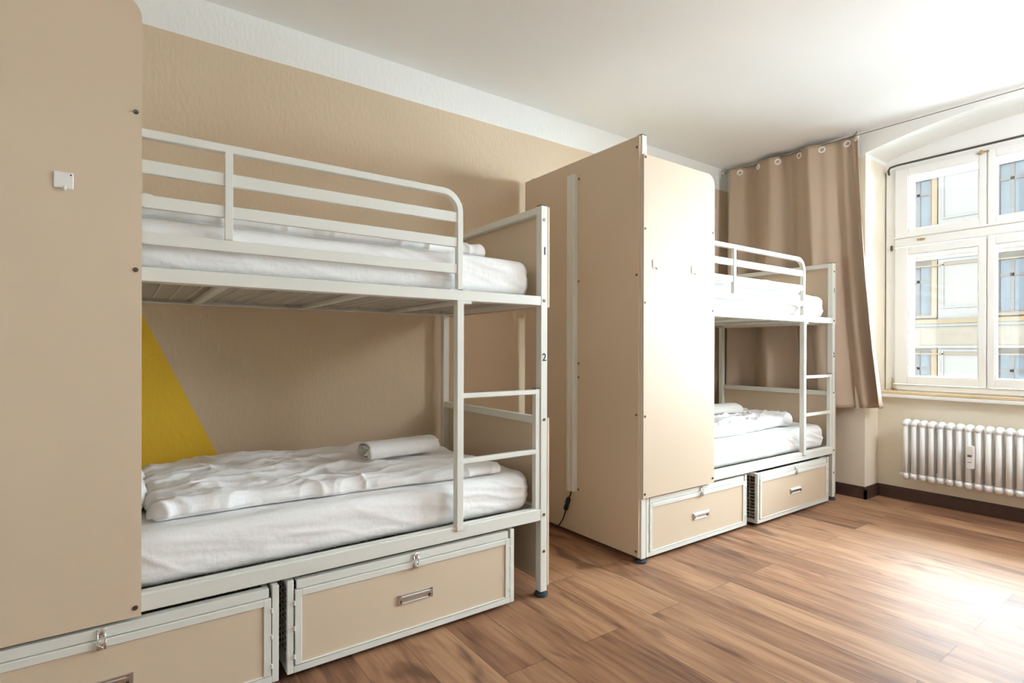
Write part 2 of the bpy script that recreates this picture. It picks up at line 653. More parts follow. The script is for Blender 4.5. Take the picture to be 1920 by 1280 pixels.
def make_bed():
    r = thing('bunk_bed', '', 'bunk bed')
    W = 0.036
    # posts and feet
    for (x, zt) in ((0.0, 2.182), (LR, ZT)):
        for y in (0.0, BD - 0.036):
            bb = new(); box(bb, x, x + W, y, y + 0.036, 0.022, zt, 0.002)
            p = obj('post', bb, M['metal'], r)
            bb = new(); cyl(bb, (x + W / 2, y + 0.018, 0), (x + W / 2, y + 0.018, 0.014), 0.030, 24)
            cyl(bb, (x + W / 2, y + 0.018, 0.014), (x + W / 2, y + 0.018, 0.024), 0.021, 20)
            ft = obj('foot', bb, M['foot'], p)
            ft['label'] = 'dark rubber foot'
            bb = new(); box(bb, x + 0.001, x + W - 0.001, y + 0.001, y + 0.035, zt, zt + 0.004, 0.001)
            obj('end_cap', bb, M['iron'], p)
            if x == LR and y == 0:
                text_mark('1', 0.047, p, (x + W * 0.55, -0.0006, 1.521))
                text_mark('2', 0.047, p, (x + W * 0.5, -0.0006, 1.053))
                for z in (1.303, 0.362, 0.20, 0.78, 1.66):
                    screw(p, (x + W / 2, 0, z), (0, -1, 0))
    # side rails: flat bar with an inner lip that carries the mesh
    for (z0, z1) in ((1.2816, 1.3223), (0.338, 0.388)):
        for y in (0.0, BD - 0.03):
            bb = new()
            x1 = LR
            box(bb, W, x1, y, y + 0.03, z0, z1, 0.002)
            if y == 0:
                box(bb, W, x1, y + 0.03, y + 0.055, z0, z0 + 0.005)
                if z0 < 1:
                    box(bb, W, x1, y + 0.004, y + 0.03, z1, z1 + 0.004)
            else:
                box(bb, W, x1, y - 0.025, y, z0, z0 + 0.005)
            obj('side_rail', bb, M['metal'], r)
        for x in (0.0, LR):
            bb = new(); box(bb, x + 0.003, x + W - 0.003, W, BD - W, z0, z1, 0.002)
            obj('end_rail', bb, M['metal'], r)
        for x in (0.34, 0.80, 1.26, 1.72):
            bb = new(); box(bb, x, x + 0.03, 0.03, BD - 0.03, z0 + 0.001, z0 + 0.017, 0.002)
            obj('cross_bar', bb, M['metal'], r)
        bb = new()
        zm = z0 + 0.021
        for k in range(41):
            y = 0.036 + k * (BD - 0.072) / 40
            box(bb, W, LR, y - 0.002, y + 0.002, zm, zm + 0.003)
        for k in range(34):
            x = 0.06 + k * (LR - 0.08) / 33
            box(bb, x - 0.0025, x + 0.0025, 0.03, BD - 0.03, zm - 0.0035, zm)
        obj('wire_mesh', bb, M['wire'], r)
    # right end: two panels on the outside of the posts, bars on top of them
    for (z0, z1) in ((1.275, ZT - 0.002), (0.045, 0.785)):
        bb = new(); box(bb, LR + W, LR + W + 0.012, 0.0, BD, z0, z1, 0.001)
        obj('end_panel', bb, M['tan'], r)
    for (z0, z1) in ((ZT - 0.032, ZT - 0.001), (0.757, 0.790)):
        bb = new(); box(bb, LR + 0.004, LR + W, 0.036, BD - 0.036, z0, z1, 0.002)
        obj('end_bar', bb, M['metal'], r)
    # back guard bar of the upper bunk
    bb = new(); box(bb, W, LR, BD - 0.024, BD - 0.006, 1.665, 1.716, 0.002)
    obj('back_guard', bb, M['metal'], r)
    # front guard rail: bent tube with flat bars and an upright
    g = new()
    xr, xl, zt = 1.640, 0.42, 1.704
    R = 0.075
    path = [(xl, 0.012, 1.322)]
    path += [(xl + R - R * math.cos(a), 0.012, zt - R + R * math.sin(a)) for a in [math.pi / 2 * i / 8 for i in range(9)]]
    path += [(xr - R + R * math.sin(a), 0.012, zt - R + R * math.cos(a)) for a in [math.pi / 2 * i / 8 for i in range(9)]]
    path += [(xr, 0.012, 1.322)]
    # rectangular section swept in the xz plane
    rings = []
    for i, p in enumerate(path):
        a = Vector(path[max(i - 1, 0)]); c = Vector(path[min(i + 1, len(path) - 1)])
        d = (c - a).normalized(); nrm = Vector((d.z, 0, -d.x)); pv = Vector(p)
        rings.append([g.verts.new(pv + nrm * q[0] + Vector((0, q[1], 0))) for q in
                      ((-0.0125, -0.010), (-0.0105, -0.012), (0.0105, -0.012), (0.0125, -0.010), (0.0125, 0.012), (-0.0125, 0.012))])
    for i in range(len(rings) - 1):
        for j in range(6):
            g.faces.new((rings[i][j], rings[i][(j + 1) % 6], rings[i + 1][(j + 1) % 6], rings[i + 1][j]))
    g.faces.new(rings[0]); g.faces.new(rings[-1])
    gr = obj('guard_rail', g, M['metal'], r)
    for (z0, z1) in ((1.590, 1.629), (1.492, 1.529), (1.388, 1.424)):
        bb = new(); box(bb, xl + 0.012, xr - 0.012, 0.004, 0.018, z0, z1, 0.0015)
        obj('guard_bar', bb, M['metal'], gr)
    for x in (0.82, ):
        bb = new(); box(bb, x - 0.011, x + 0.011, -0.001, 0.004, 1.424, 1.695, 0.001)
        box(bb, x - 0.011, x + 0.011, 0.004, 0.020, 1.424, 1.492); box(bb, x - 0.011, x + 0.011, 0.004, 0.020, 1.529, 1.59)
        box(bb, x - 0.011, x + 0.011, 0.004, 0.020, 1.629, 1.695)
        obj('guard_upright', bb, M['metal'], gr)
    bb = new(); box(bb, xr - 0.045, xr + 0.045, 0.0, 0.028, 1.3223, 1.3255)
    obj('base_plate', bb, M['metal'], gr)
    # ladder
    bb = new(); box(bb, 1.622, 1.652, -0.008, 0.024, 0.372, 1.2816, 0.002)
    box(bb, 1.655, 1.68, -0.004, 0.0, 0.372, 0.392); box(bb, 1.655, 1.69, -0.002, 0.02, 1.270, 1.2816)
    la = obj('ladder', bb, M['metal'], r)
    bb = new(); box(bb, LR - 0.026, LR - 0.001, 0.004, 0.030, 0.388, 0.916, 0.002)
    lp = obj('ladder_post', bb, M['metal'], la)
    bb = new(); box(bb, LR - 0.026, LR - 0.001, 0.004, 0.030, 0.916, 0.920)
    obj('end_cap', bb, M['iron'], lp)
    for z in (0.893, 0.632):
        bb = new(); box(bb, 1.652, LR - 0.026, 0.000, 0.026, z, z + 0.020, 0.003)
        obj('rung', bb, M['metal'], la)
    # front privacy board with rounded upper right corner
    bb = new()
    px1, zb, ztp, rr = 0.597, 0.334, 2.080, 0.062
    pts = [(0.0, zb), (px1, zb)]
    pts += [(px1 - rr + rr * math.cos(a), ztp - rr + rr * math.sin(a)) for a in [math.pi / 2 * i / 10 for i in range(11)]]
    pts += [(0.0, ztp)]
    prism(bb, pts, 'y', -0.0125, -0.0005)
    pp = obj('privacy_board', bb, M['tan'], r)
    for z in (2.066, 1.703, 1.328, 0.75, 0.355):
        screw(pp, (0.012, -0.0125, z), (0, -1, 0))
    for z in (1.753, 1.310, 0.360):
        screw(pp, (0.583, -0.0125, z), (0, -1, 0))
    # tall board at the left end
    bb = new(); box(bb, -0.014, 0.0, 0.008, 0.972, 0.032, 2.176, 0.001)
    ep = obj('end_board', bb, M['tan'], r)
    for z in (1.47, 0.756, 0.06, 2.12):
        screw(ep, (-0.014, 0.022, z), (-1, 0, 0))
    # cable duct with power cable on the end board
    bb = new()
    prism(bb, [(-0.014, 0.468), (-0.036, 0.470), (-0.042, 0.476), (-0.042, 0.500), (-0.040, 0.503), (-0.040, 0.507), (-0.042, 0.510), (-0.042, 0.528), (-0.036, 0.534), (-0.014, 0.537)], 'z', 0.272, 2.095)
    obj('cable_duct', bb, M['metal'], r)
    for z in (2.067, 1.48, 1.01, 0.93, 0.285):
        screw(ep, (-0.014, 0.455, z), (-1, 0, 0))
    bb = new()
    tube(bb, [(-0.026, 0.505, 0.29), (-0.026, 0.508, 0.250), (-0.028, 0.522, 0.225), (-0.030, 0.540, 0.17), (-0.030, 0.560, 0.115),
              (-0.029, 0.575, 0.085), (-0.026, 0.600, 0.055), (-0.020, 0.63, 0.028), (-0.006, 0.66, 0.008), (0.03, 0.70, 0.006)], 0.0038, 8)
    pc = obj('power_cable', bb, M['black'], r, smooth=True)
    bb = new()
    tube(bb, [(-0.029, 0.5215, 0.228), (-0.030, 0.5235, 0.220), (-0.031, 0.532, 0.195), (-0.031, 0.534, 0.188), (-0.031, 0.5362, 0.182), (-0.031, 0.546, 0.155), (-0.030, 0.549, 0.147)],
         [0.005, 0.013, 0.014, 0.010, 0.013, 0.014, 0.006], 10)
    obj('inline_switch', bb, M['black'], pc, smooth=True)
    return r


bed2 = make_bed()
bed2['label'] = 'white steel bunk bed by the curtain, beige boards in full view at its left end'
bed2['group'] = 'bunk beds along the beige wall'
OFF = -2.699
bed1 = copy_tree(bed2)
bed1['label'] = 'white steel bunk bed in the foreground, cut off by the picture edge, yellow wedge behind'
bed1.location.x = OFF


# ------------------------------------------------------------------ bedding
def fbm(x, y, z, o=3):
    v, a = 0, 1
    for k in range(o):
        v += a * noise.noise(Vector((x, y, z)))
        x, y, z, a = x * 2.1, y * 2.1, z * 2.1, a * 0.5
    return v


def soft_block(name, x0, x1, y0, y1, z0, z1, rad, m_, disp, nx=90, ny=44, nz=9, flat_bottom=True, rxy=None, parent=None, shape=None):
    """rounded upholstered block, displaced along its normals by disp(x, y, z, n)"""
    sx, sy, sz = x1 - x0, y1 - y0, z1 - z0
    bb = new()
    verts = {}

    def V(i, j, k):
        key = (i, j, k)
        if key not in verts:
            verts[key] = bb.verts.new((x0 + sx * i / nx, y0 + sy * j / ny, z0 + sz * k / nz))
        return verts[key]
    for i in range(nx):
        for j in range(ny):
            bb.faces.new((V(i, j, nz), V(i + 1, j, nz), V(i + 1, j + 1, nz), V(i, j + 1, nz)))
            bb.faces.new((V(i, j, 0), V(i, j + 1, 0), V(i + 1, j + 1, 0), V(i + 1, j, 0)))
    for i in range(nx):
        for k in range(nz):
            bb.faces.new((V(i, 0, k), V(i + 1, 0, k), V(i + 1, 0, k + 1), V(i, 0, k + 1)))
            bb.faces.new((V(i, ny, k), V(i, ny, k + 1), V(i + 1, ny, k + 1), V(i + 1, ny, k)))
    for j in range(ny):
        for k in range(nz):
            bb.faces.new((V(0, j, k), V(0, j, k + 1), V(0, j + 1, k + 1), V(0, j + 1, k)))
            bb.faces.new((V(nx, j, k), V(nx, j + 1, k), V(nx, j + 1, k + 1), V(nx, j, k + 1)))
    rxy = rxy or rad
    zc = z0 + sz / 2
    rz = min(rad, sz * 0.499)
    for v in bb.verts:
        # distribute samples toward the edges, then round
        p = v.co.copy()
        # plan-view corner rounding
        ix = min(max(p.x, x0 + rxy), x1 - rxy); iy = min(max(p.y, y0 + rxy), y1 - rxy)
        d = Vector((p.x - ix, p.y - iy))
        if d.length > 1e-9:
            m_inf = max(abs(d.x), abs(d.y))
            d = d * (m_inf / d.length)
            p.x, p.y = ix + d.x, iy + d.y
        # vertical edge rounding
        iz = min(max(p.z, z0 + rz), z1 - rz)
        ex = rxy
        jx = min(max(p.x, x0 + rxy), x1 - rxy); jy = min(max(p.y, y0 + rxy), y1 - rxy)
        h = Vector((p.x - jx, p.y - jy)); hl = h.length
        over = max(0.0, hl - (rxy - rz))
        dz = p.z - iz
        if over > 0 and abs(dz) > 0:
            mm = max(over, abs(dz)); ln = math.hypot(over, dz)
            no, ndz = over * mm / ln, dz * mm / ln
            hn = h / hl
            p.x = jx + hn.x * (rxy - rz + no); p.y = jy + hn.y * (rxy - rz + no); p.z = iz + ndz
        v.co = p
    bmesh.ops.recalc_face_normals(bb, faces=bb.faces[:])
    bb.normal_update()
    mv = []
    for v in bb.verts:
        n = v.normal
        a = disp(v.co.x, v.co.y, v.co.z, n)
        if flat_bottom and v.co.z < z0 + sz * 0.3:
            a *= 0.3
        q = v.co + n * a
        if flat_bottom:
            q.z = max(q.z, z0)
        mv.append(q)
    for v, q in zip(bb.verts, mv):
        v.co = shape(q) if shape else q
    return obj(name, bb, m_, parent, smooth=True)


def ridged(v):
    return 1 - abs(v) * 2


def mattress_disp(seed):
    def f(x, y, z, n):
        a = 0.004 * fbm(x * 2.5 + seed, y * 3, z * 4)
        # long drawn creases down the front side
        if n.y < -0.3:
            t = (z * 9 + x * 2.2 + 0.8 * fbm(x * 1.5 + seed, 3, 0))
            a += 0.0085 * max(0, ridged(noise.noise(Vector((x * 1.6 + seed, t * 1.6, seed))))) ** 3 * (0.4 + 0.6 * (0.5 + noise.noise(Vector((x * 2, seed, 1)))))
            a += 0.0028 * noise.noise(Vector((x * 5 + seed, z * 50 + x * 9, 2)))
        elif n.z > 0.3:
            a += 0.003 * noise.noise(Vector((x * 4 + seed, y * 14, 5)))
        return a
    return f


def duvet_disp(seed, amp=1.0, slant=0.6):
    def f(x, y, z, n):
        u = x * math.cos(slant) + y * math.sin(slant)
        v = -x * math.sin(slant) + y * math.cos(slant)
        wv = fbm(x * 1.4 + seed, y * 1.6, seed * 3)
        a = 0.012 * wv
        # crossed soft creases
        c1 = ridged(noise.noise(Vector((x * 1.3 + seed, y * 7 + 1.3 * wv + x * 0.8, 3))))
        c2 = ridged(noise.noise(Vector((u * 5 + seed, v * 1.4 + wv, 9))))
        a += 0.017 * max(0, c1) ** 3 + 0.012 * max(0, c2) ** 4
        c3 = ridged(noise.noise(Vector((x * 3.1 + seed, y * 15 - x * 4 + 2 * wv, 5))))
        a += 0.007 * max(0, c3) ** 3
        a += 0.005 * noise.noise(Vector((x * 12 + seed, y * 26, z * 20)))
        return a * amp
    return f


def mattress(label, off, z0, seed):
    def sh(q):
        return q
    o = soft_block('mattress', off + 0.045, off + 2.038, 0.042, BD - 0.04, z0, z0 + 0.165, 0.050, M['sheet'],
                   mattress_disp(seed), nx=220, ny=60, nz=26, rxy=0.075)
    return tag(o, label, 'mattress', 'mattresses on the bunks')


ZLOW, ZUP = 0.338 + 0.0215, 1.2816 + 0.0215
mattress('white sheeted mattress on the lower bunk of the foreground bed', OFF, ZLOW + 0.02, 1.3)
mattress('white sheeted mattress on the upper bunk of the foreground bed', OFF, ZUP + 0.012, 5.1)
mattress('white sheeted mattress on the lower bunk of the bed by the curtain', 0, ZLOW + 0.02, 9.7)
mattress('white sheeted mattress on the upper bunk of the bed by the curtain', 0, ZUP + 0.012, 14.2)
TL = ZLOW + 0.185 + 0.004
TU = ZUP + 0.177 + 0.004


def duvet(label, x0, x1, y0, y1, z0, h, seed, amp=1.0, shape=None):
    o = soft_block('duvet', x0, x1, y0, y1, z0, z0 + h, h * 0.48, M['duvet'], duvet_disp(seed, amp), nx=240, ny=110, nz=10,
                   rxy=0.035, shape=shape)
    return tag(o, label, 'duvet', 'duvets folded on the bunks')


def shape_low1(q):
    # the far right corner lies lower, the left end is bunched up
    t = (q.x - (OFF + 0.62)) / 1.36
    k = 1 - 0.35 * max(0, t) ** 2 + 0.20 * max(0, 0.25 - t)
    y = q.y
    if q.y < 0.45:
        y = q.y + 0.03 * math.sin(q.x * 3.1 + 1.0) * (0.45 - q.y) / 0.35
    return Vector((q.x + 0.10 * (0.5 - (q.y - 0.1) / 0.8) * max(0, t) * 0.5, y, TL + (q.z - TL) * k))


duvet('white duvet spread over the lower foreground mattress, left end bunched', OFF + 0.625, OFF + 1.875, 0.120, 0.870, TL, 0.052, 2.2, 1.0, shape_low1)


def shape_up1(q):
    t = (q.x - (OFF + 0.4)) / 1.45
    k = 1 + 0.22 * math.sin(q.x * 5.2 + 0.4) * (1 - t)
    return Vector((q.x, q.y, TU + (q.z - TU) * k))


duvet('rumpled white duvet on the upper foreground bunk behind the guard rail', OFF + 0.35, OFF + 1.83, 0.115, 0.860, TU, 0.045, 7.7, 0.8, shape_up1)


def shape_low2(q):
    t = max(0, min(1, (q.x - 0.5) / 1.15))
    y = q.y + 0.02 * math.sin(q.x * 5)
    return Vector((q.x, y, TL + (q.z - TL) * (0.9 + 0.25 * t)))


duvet('bright white duvet folded on the lower bunk by the curtain', 0.30, 1.745, 0.12, 0.72, TL, 0.068, 12.4, 1.1, shape_low2)
duvet('white duvet laid flat on the upper bunk by the curtain', 0.30, 1.80, 0.10, 0.86, TU, 0.055, 17.9, 0.6)

# pillow that just shows past the foreground board
pl = soft_block('pillow', OFF + 0.10, OFF + 0.618, 0.22, 0.80, TL, TL + 0.085, 0.040, M['sheet'], duvet_disp(21.0, 0.3), nx=40, ny=40, nz=10, rxy=0.10)
tag(pl, 'white pillow mostly hidden behind the foreground board at the left end', 'pillow')


def towel(label, cx, cy, z0, length, wdt, h, ang, seed):
    """towel folded flat and rolled: spiral section extruded along its length"""
    r_ = thing('towel', label, 'towel', (cx, cy, z0), 'rolled towels on the bunks')
    r_.rotation_euler.z = ang
    bb = new()
    ns, nl = 90, 44
    turns = 2.6
    th = 0.0055
    outer, inner = [], []
    for i in range(ns + 1):
        t = i / ns
        a = t * turns * 2 * math.pi
        rad = 0.18 + 0.82 * t
        for lst, dr in ((outer, 0.0), (inner, -0.13)):
            rr_ = rad + dr
            lst.append((math.cos(a) * rr_, math.sin(a) * rr_))
    prof = outer + list(reversed(inner))
    rows = []
    for j in range(nl + 1):
        s = j / nl
        x = (s - 0.5) * length
        row = []
        sq = 1 + 0.05 * noise.noise(Vector((s * 4, seed, 0)))
        for (py, pz) in prof:
            k = 1 + 0.03 * noise.noise(Vector((s * 9 + py, pz * 3, seed)))
            zz = pz * h / 2 * k * sq
            yy = math.copysign(abs(py) ** 0.8, py) * wdt / 2 * k
            row.append(bb.verts.new((x + 0.006 * noise.noise(Vector((py * 3, pz * 3, seed))) * (1 if 0 < j < nl else 2.2), yy, max(0.001, h / 2 + zz))))
        rows.append(row)
    n = len(prof)
    for j in range(nl):
        for i in range(n):
            bb.faces.new((rows[j][i], rows[j][(i + 1) % n], rows[j + 1][(i + 1) % n], rows[j + 1][i]))
    for row in (rows[0], rows[-1]):
        for i in range(ns):
            a, b_, c, d = row[i], row[i + 1], row[n - 2 - i], row[n - 1 - i]
            bb.faces.new((a, b_, c, d))
    obj('towel_roll', bb, M['towel'], r_, smooth=True)
    return r_


towel('rolled white towel on the lower foreground duvet', -1.125, 0.44, TL + 0.050, 0.34, 0.155, 0.090, math.radians(4), 3)
towel('rolled white towel on the upper foreground bunk, end seen past the guard rail', -1.13, 0.50, TU + 0.046, 0.34, 0.15, 0.080, math.radians(6), 8)
towel('rolled white towel on the lower duvet of the bed by the curtain', 1.28, 0.48, TL + 0.066, 0.48, 0.17, 0.090, math.radians(-6), 11)
towel('rolled white towel at the end of the upper duvet by the curtain', 1.60, 0.38, TU + 0.055, 0.30, 0.14, 0.070, math.radians(2), 17)


# ------------------------------------------------------------------ under-bed crates
def make_crate():
    CW, CH, CD = 0.914, 0.308, 0.82
    r = thing('storage_crate', '', 'storage crate')
    a = 0.020
    z0, z1 = 0.020, 0.020 + CH
    bb = new()
    for x in (0, CW - a):
        for y in (0, CD - a):
            box(bb, x, x + a, y, y + a, z0, z1, 0.0015)
    for y in (0, CD - a):
        box(bb, a, CW - a, y, y + a, z0, z0 + 0.022, 0.001)
    box(bb, a, CW - a, CD - a, CD, z1 - a, z1, 0.001)
    for x in (0, CW - a):
        box(bb, x, x + a, a, CD - a, z0, z0 + a, 0.001)
        box(bb, x, x + a, a, CD - a, z1 - a, z1, 0.001)
    obj('frame', bb, M['metal'], r)
    for x in (a / 2, CW - a / 2):
        bb = new()
        for k in range(1, 13):
            z = z0 + a + k * (CH - 2 * a) / 13
            box(bb, x - 0.0015, x + 0.0015, a, CD - a, z - 0.0015, z + 0.0015)
        for k in range(1, 20):
            y = a + k * (CD - 2 * a) / 20
            box(bb, x + 0.0015, x + 0.0045, y - 0.0015, y + 0.0015, z0 + a, z1 - a)
        obj('side_mesh', bb, M['wire'], r)
    bb = new()
    for k in range(1, 20):
        y = a + k * (CD - 2 * a) / 20
        box(bb, a, CW - a, y - 0.0015, y + 0.0015, z0 + 0.006, z0 + 0.009)
    for k in range(1, 26):
        x = a + k * (CW - 2 * a) / 26
        box(bb, x - 0.0015, x + 0.0015, a, CD - a, z0 + 0.009, z0 + 0.012)
    obj('bottom_mesh', bb, M['wire'], r)
    # front flap: steel frame round a beige board
    x0, x1, fz0, fz1 = 0.024, CW - 0.024, z0 + 0.025, z1 - 0.036
    bb = new()
    box(bb, x0, x0 + 0.022, -0.003, 0.014, fz0, fz1, 0.0015)
    box(bb, x1 - 0.022, x1, -0.003, 0.014, fz0, fz1, 0.0015)
    box(bb, x0 + 0.022, x1 - 0.022, -0.003, 0.014, fz1 - 0.022, fz1, 0.0015)
    box(bb, x0 + 0.022, x1 - 0.022, -0.003, 0.014, fz0, fz0 + 0.004, 0.001)
    fl = obj('front_flap', bb, M['metal'], r)
    bb = new(); box(bb, x0 + 0.023, x1 - 0.023, 0.002, 0.010, fz0 + 0.004, fz1 - 0.022)
    fp = obj('flap_board', bb, M['tan'], fl)
    fp['label'] = 'beige board'
    # recessed grip
    hx0, hx1, hz0, hz1 = CW / 2 - 0.072, CW / 2 + 0.072, 0.144, 0.180
    bb = new()
    box(bb, hx0, hx1, -0.004, 0.001, hz1 - 0.006, hz1, 0.001)
    box(bb, hx0, hx1, -0.004, 0.001, hz0, hz0 + 0.004, 0.001)
    box(bb, hx0, hx0 + 0.010, -0.004, 0.001, hz0, hz1, 0.001)
    box(bb, hx1 - 0.010, hx1, -0.004, 0.001, hz0, hz1, 0.001)
    n = 8
    for i in range(n):
        a0, a1 = math.pi / 2 * i / n, math.pi / 2 * (i + 1) / n
        p = lambda t, r_: (r_ * -math.cos(t) * 0.012 - 0.001 + 0.010, hz0 + 0.004 + r_ * math.sin(t) * 0.026)
    prism(bb, [(-0.003, hz1 - 0.006), (-0.006, hz1 - 0.009), (-0.006, hz1 - 0.018), (-0.003, hz1 - 0.020), (0.0012, hz1 - 0.018), (0.0012, hz1 - 0.006)], 'x', hx0 + 0.01, hx1 - 0.01)
    box(bb, hx0 + 0.01, hx1 - 0.01, 0.0005, 0.0019, hz0 + 0.004, hz1 - 0.018)
    hd = obj('handle', bb, M['alu'], fl)
    bb = new()
    for xa in (hx0 + 0.010, hx1 - 0.017):
        box(bb, xa, xa + 0.007, -0.0045, 0.002, hz0 + 0.003, hz1 - 0.004, 0.001)
    obj('end_piece', bb, M['screw'], hd)
    # little hinge pins down both sides of the flap
    for x in (0.022, CW - 0.022):
        bb = new()
        for z in (fz0 + 0.03, (fz0 + fz1) / 2, fz1 - 0.04):
            cyl(bb, (x, -0.003, z - 0.007), (x, -0.003, z + 0.007), 0.0035, 8)
        obj('hinge', bb, M['metal'], fl)
    # lid: steel angle at the front, wire grid behind
    bb = new()
    box(bb, 0.030, CW - 0.030, 0.002, 0.016, z1 - 0.034, z1 - 0.005, 0.0015)
    box(bb, 0.030, CW - 0.030, 0.016, 0.030, z1 - 0.010, z1 - 0.005)
    box(bb, 0.030, 0.045, 0.03, CD - 0.03, z1 - 0.012, z1 - 0.005)
    box(bb, CW - 0.045, CW - 0.030, 0.03, CD - 0.03, z1 - 0.012, z1 - 0.005)
    ld = obj('lid', bb, M['metal'], r)
    bb = new()
    for k in range(28):
        x = 0.05 + k * (CW - 0.10) / 27
        box(bb, x - 0.0015, x + 0.0015, 0.03, CD - 0.03, z1 - 0.010, z1 - 0.007)
    for k in range(14):
        y = 0.05 + k * (CD - 0.10) / 13
        box(bb, 0.045, CW - 0.045, y - 0.0015, y + 0.0015, z1 - 0.013, z1 - 0.010)
    obj('lid_mesh', bb, M['iron'], ld)
    # hasp and staple
    cx = CW / 2
    bb = new()
    box(bb, cx - 0.010, cx + 0.010, -0.001, 0.002, z1 - 0.030, z1 - 0.006, 0.0005)
    tube(bb, [(cx - 0.008, -0.003, z1 - 0.008), (cx - 0.008, -0.009, z1 - 0.030), (cx - 0.006, -0.010, z1 - 0.048), (cx + 0.000, -0.010, z1 - 0.056),
              (cx + 0.006, -0.010, z1 - 0.048), (cx + 0.008, -0.009, z1 - 0.030), (cx + 0.008, -0.003, z1 - 0.008)], 0.0022, 6)
    lt = obj('hasp', bb, M['chrome'], r, smooth=True)
    bb = new()
    box(bb, cx - 0.011, cx + 0.011, -0.0055, -0.003, z1 - 0.062, z1 - 0.038, 0.0008)
    tube(bb, [(cx - 0.005, -0.0055, z1 - 0.042), (cx - 0.005, -0.016, z1 - 0.044), (cx + 0.002, -0.019, z1 - 0.050), (cx + 0.004, -0.012, z1 - 0.058), (cx + 0.004, -0.0055, z1 - 0.058)], 0.0024, 6)
    obj('staple', bb, M['chrome'], r, smooth=True)
    # glides
    for x in (0.03, CW - 0.03):
        for y in (0.05, CD - 0.05):
            bb = new(); cyl(bb, (x, y, 0), (x, y, z0), 0.012, 12)
            obj('glide', bb, M['black'], r)
    return r


cr = make_crate()
spots = [(OFF + 0.050, -0.010, 'beige fronted storage crate under the foreground bed, cut off at the left edge'),
         (OFF + 0.993, 0.004, 'beige fronted storage crate under the ladder end of the foreground bed'),
         (0.046, 0.006, 'storage crate under the bed by the curtain, behind the tall post'),
         (1.030, -0.022, 'storage crate pulled slightly forward under the ladder of the bed by the curtain')]
for i, (x, y, lab) in enumerate(spots):
    c = cr if i == 0 else copy_tree(cr)
    c.location = (x, y, 0)
    c['label'] = lab
    c['group'] = 'storage crates under the bunks'


# ------------------------------------------------------------------ adhesive hooks on the boards
def make_hook():
    r = thing('adhesive_hook', '', 'wall hook')
    bb = new(); box(bb, -0.0205, 0.0205, -0.0035, 0, -0.021, 0.0225, 0.0015)
    obj('backplate', bb, M['plastic'], r)
    bb = new()
    tube(bb, [(0.003, -0.0035, -0.014), (0.003, -0.006, -0.021), (0.003, -0.009, -0.026), (0.003, -0.013, -0.026), (0.003, -0.015, -0.022)], 0.0030, 8)
    obj('hook', bb, M['plastic'], r, smooth=True)
    bb = new(); cyl(bb, (0.015, -0.0035, 0.016), (0.015, -0.0042, 0.016), 0.0022, 10)
    obj('screw', bb, M['screw'], r)
    return r


hk = make_hook()
for i, (x, z, lab) in enumerate([(OFF + 0.426, 1.532, 'square white hook on the foreground board'),
                                 (0.086, 1.530, 'square white hook on the pale board by the tall post'),
                                 (0.405, 1.528, 'square white hook on the pale board, nearer its rounded edge')]):
    h = hk if i == 0 else copy_tree(hk)
    h.location = (x, -0.0125, z)
    h['label'] = lab
    h['group'] = 'adhesive hooks on the boards'


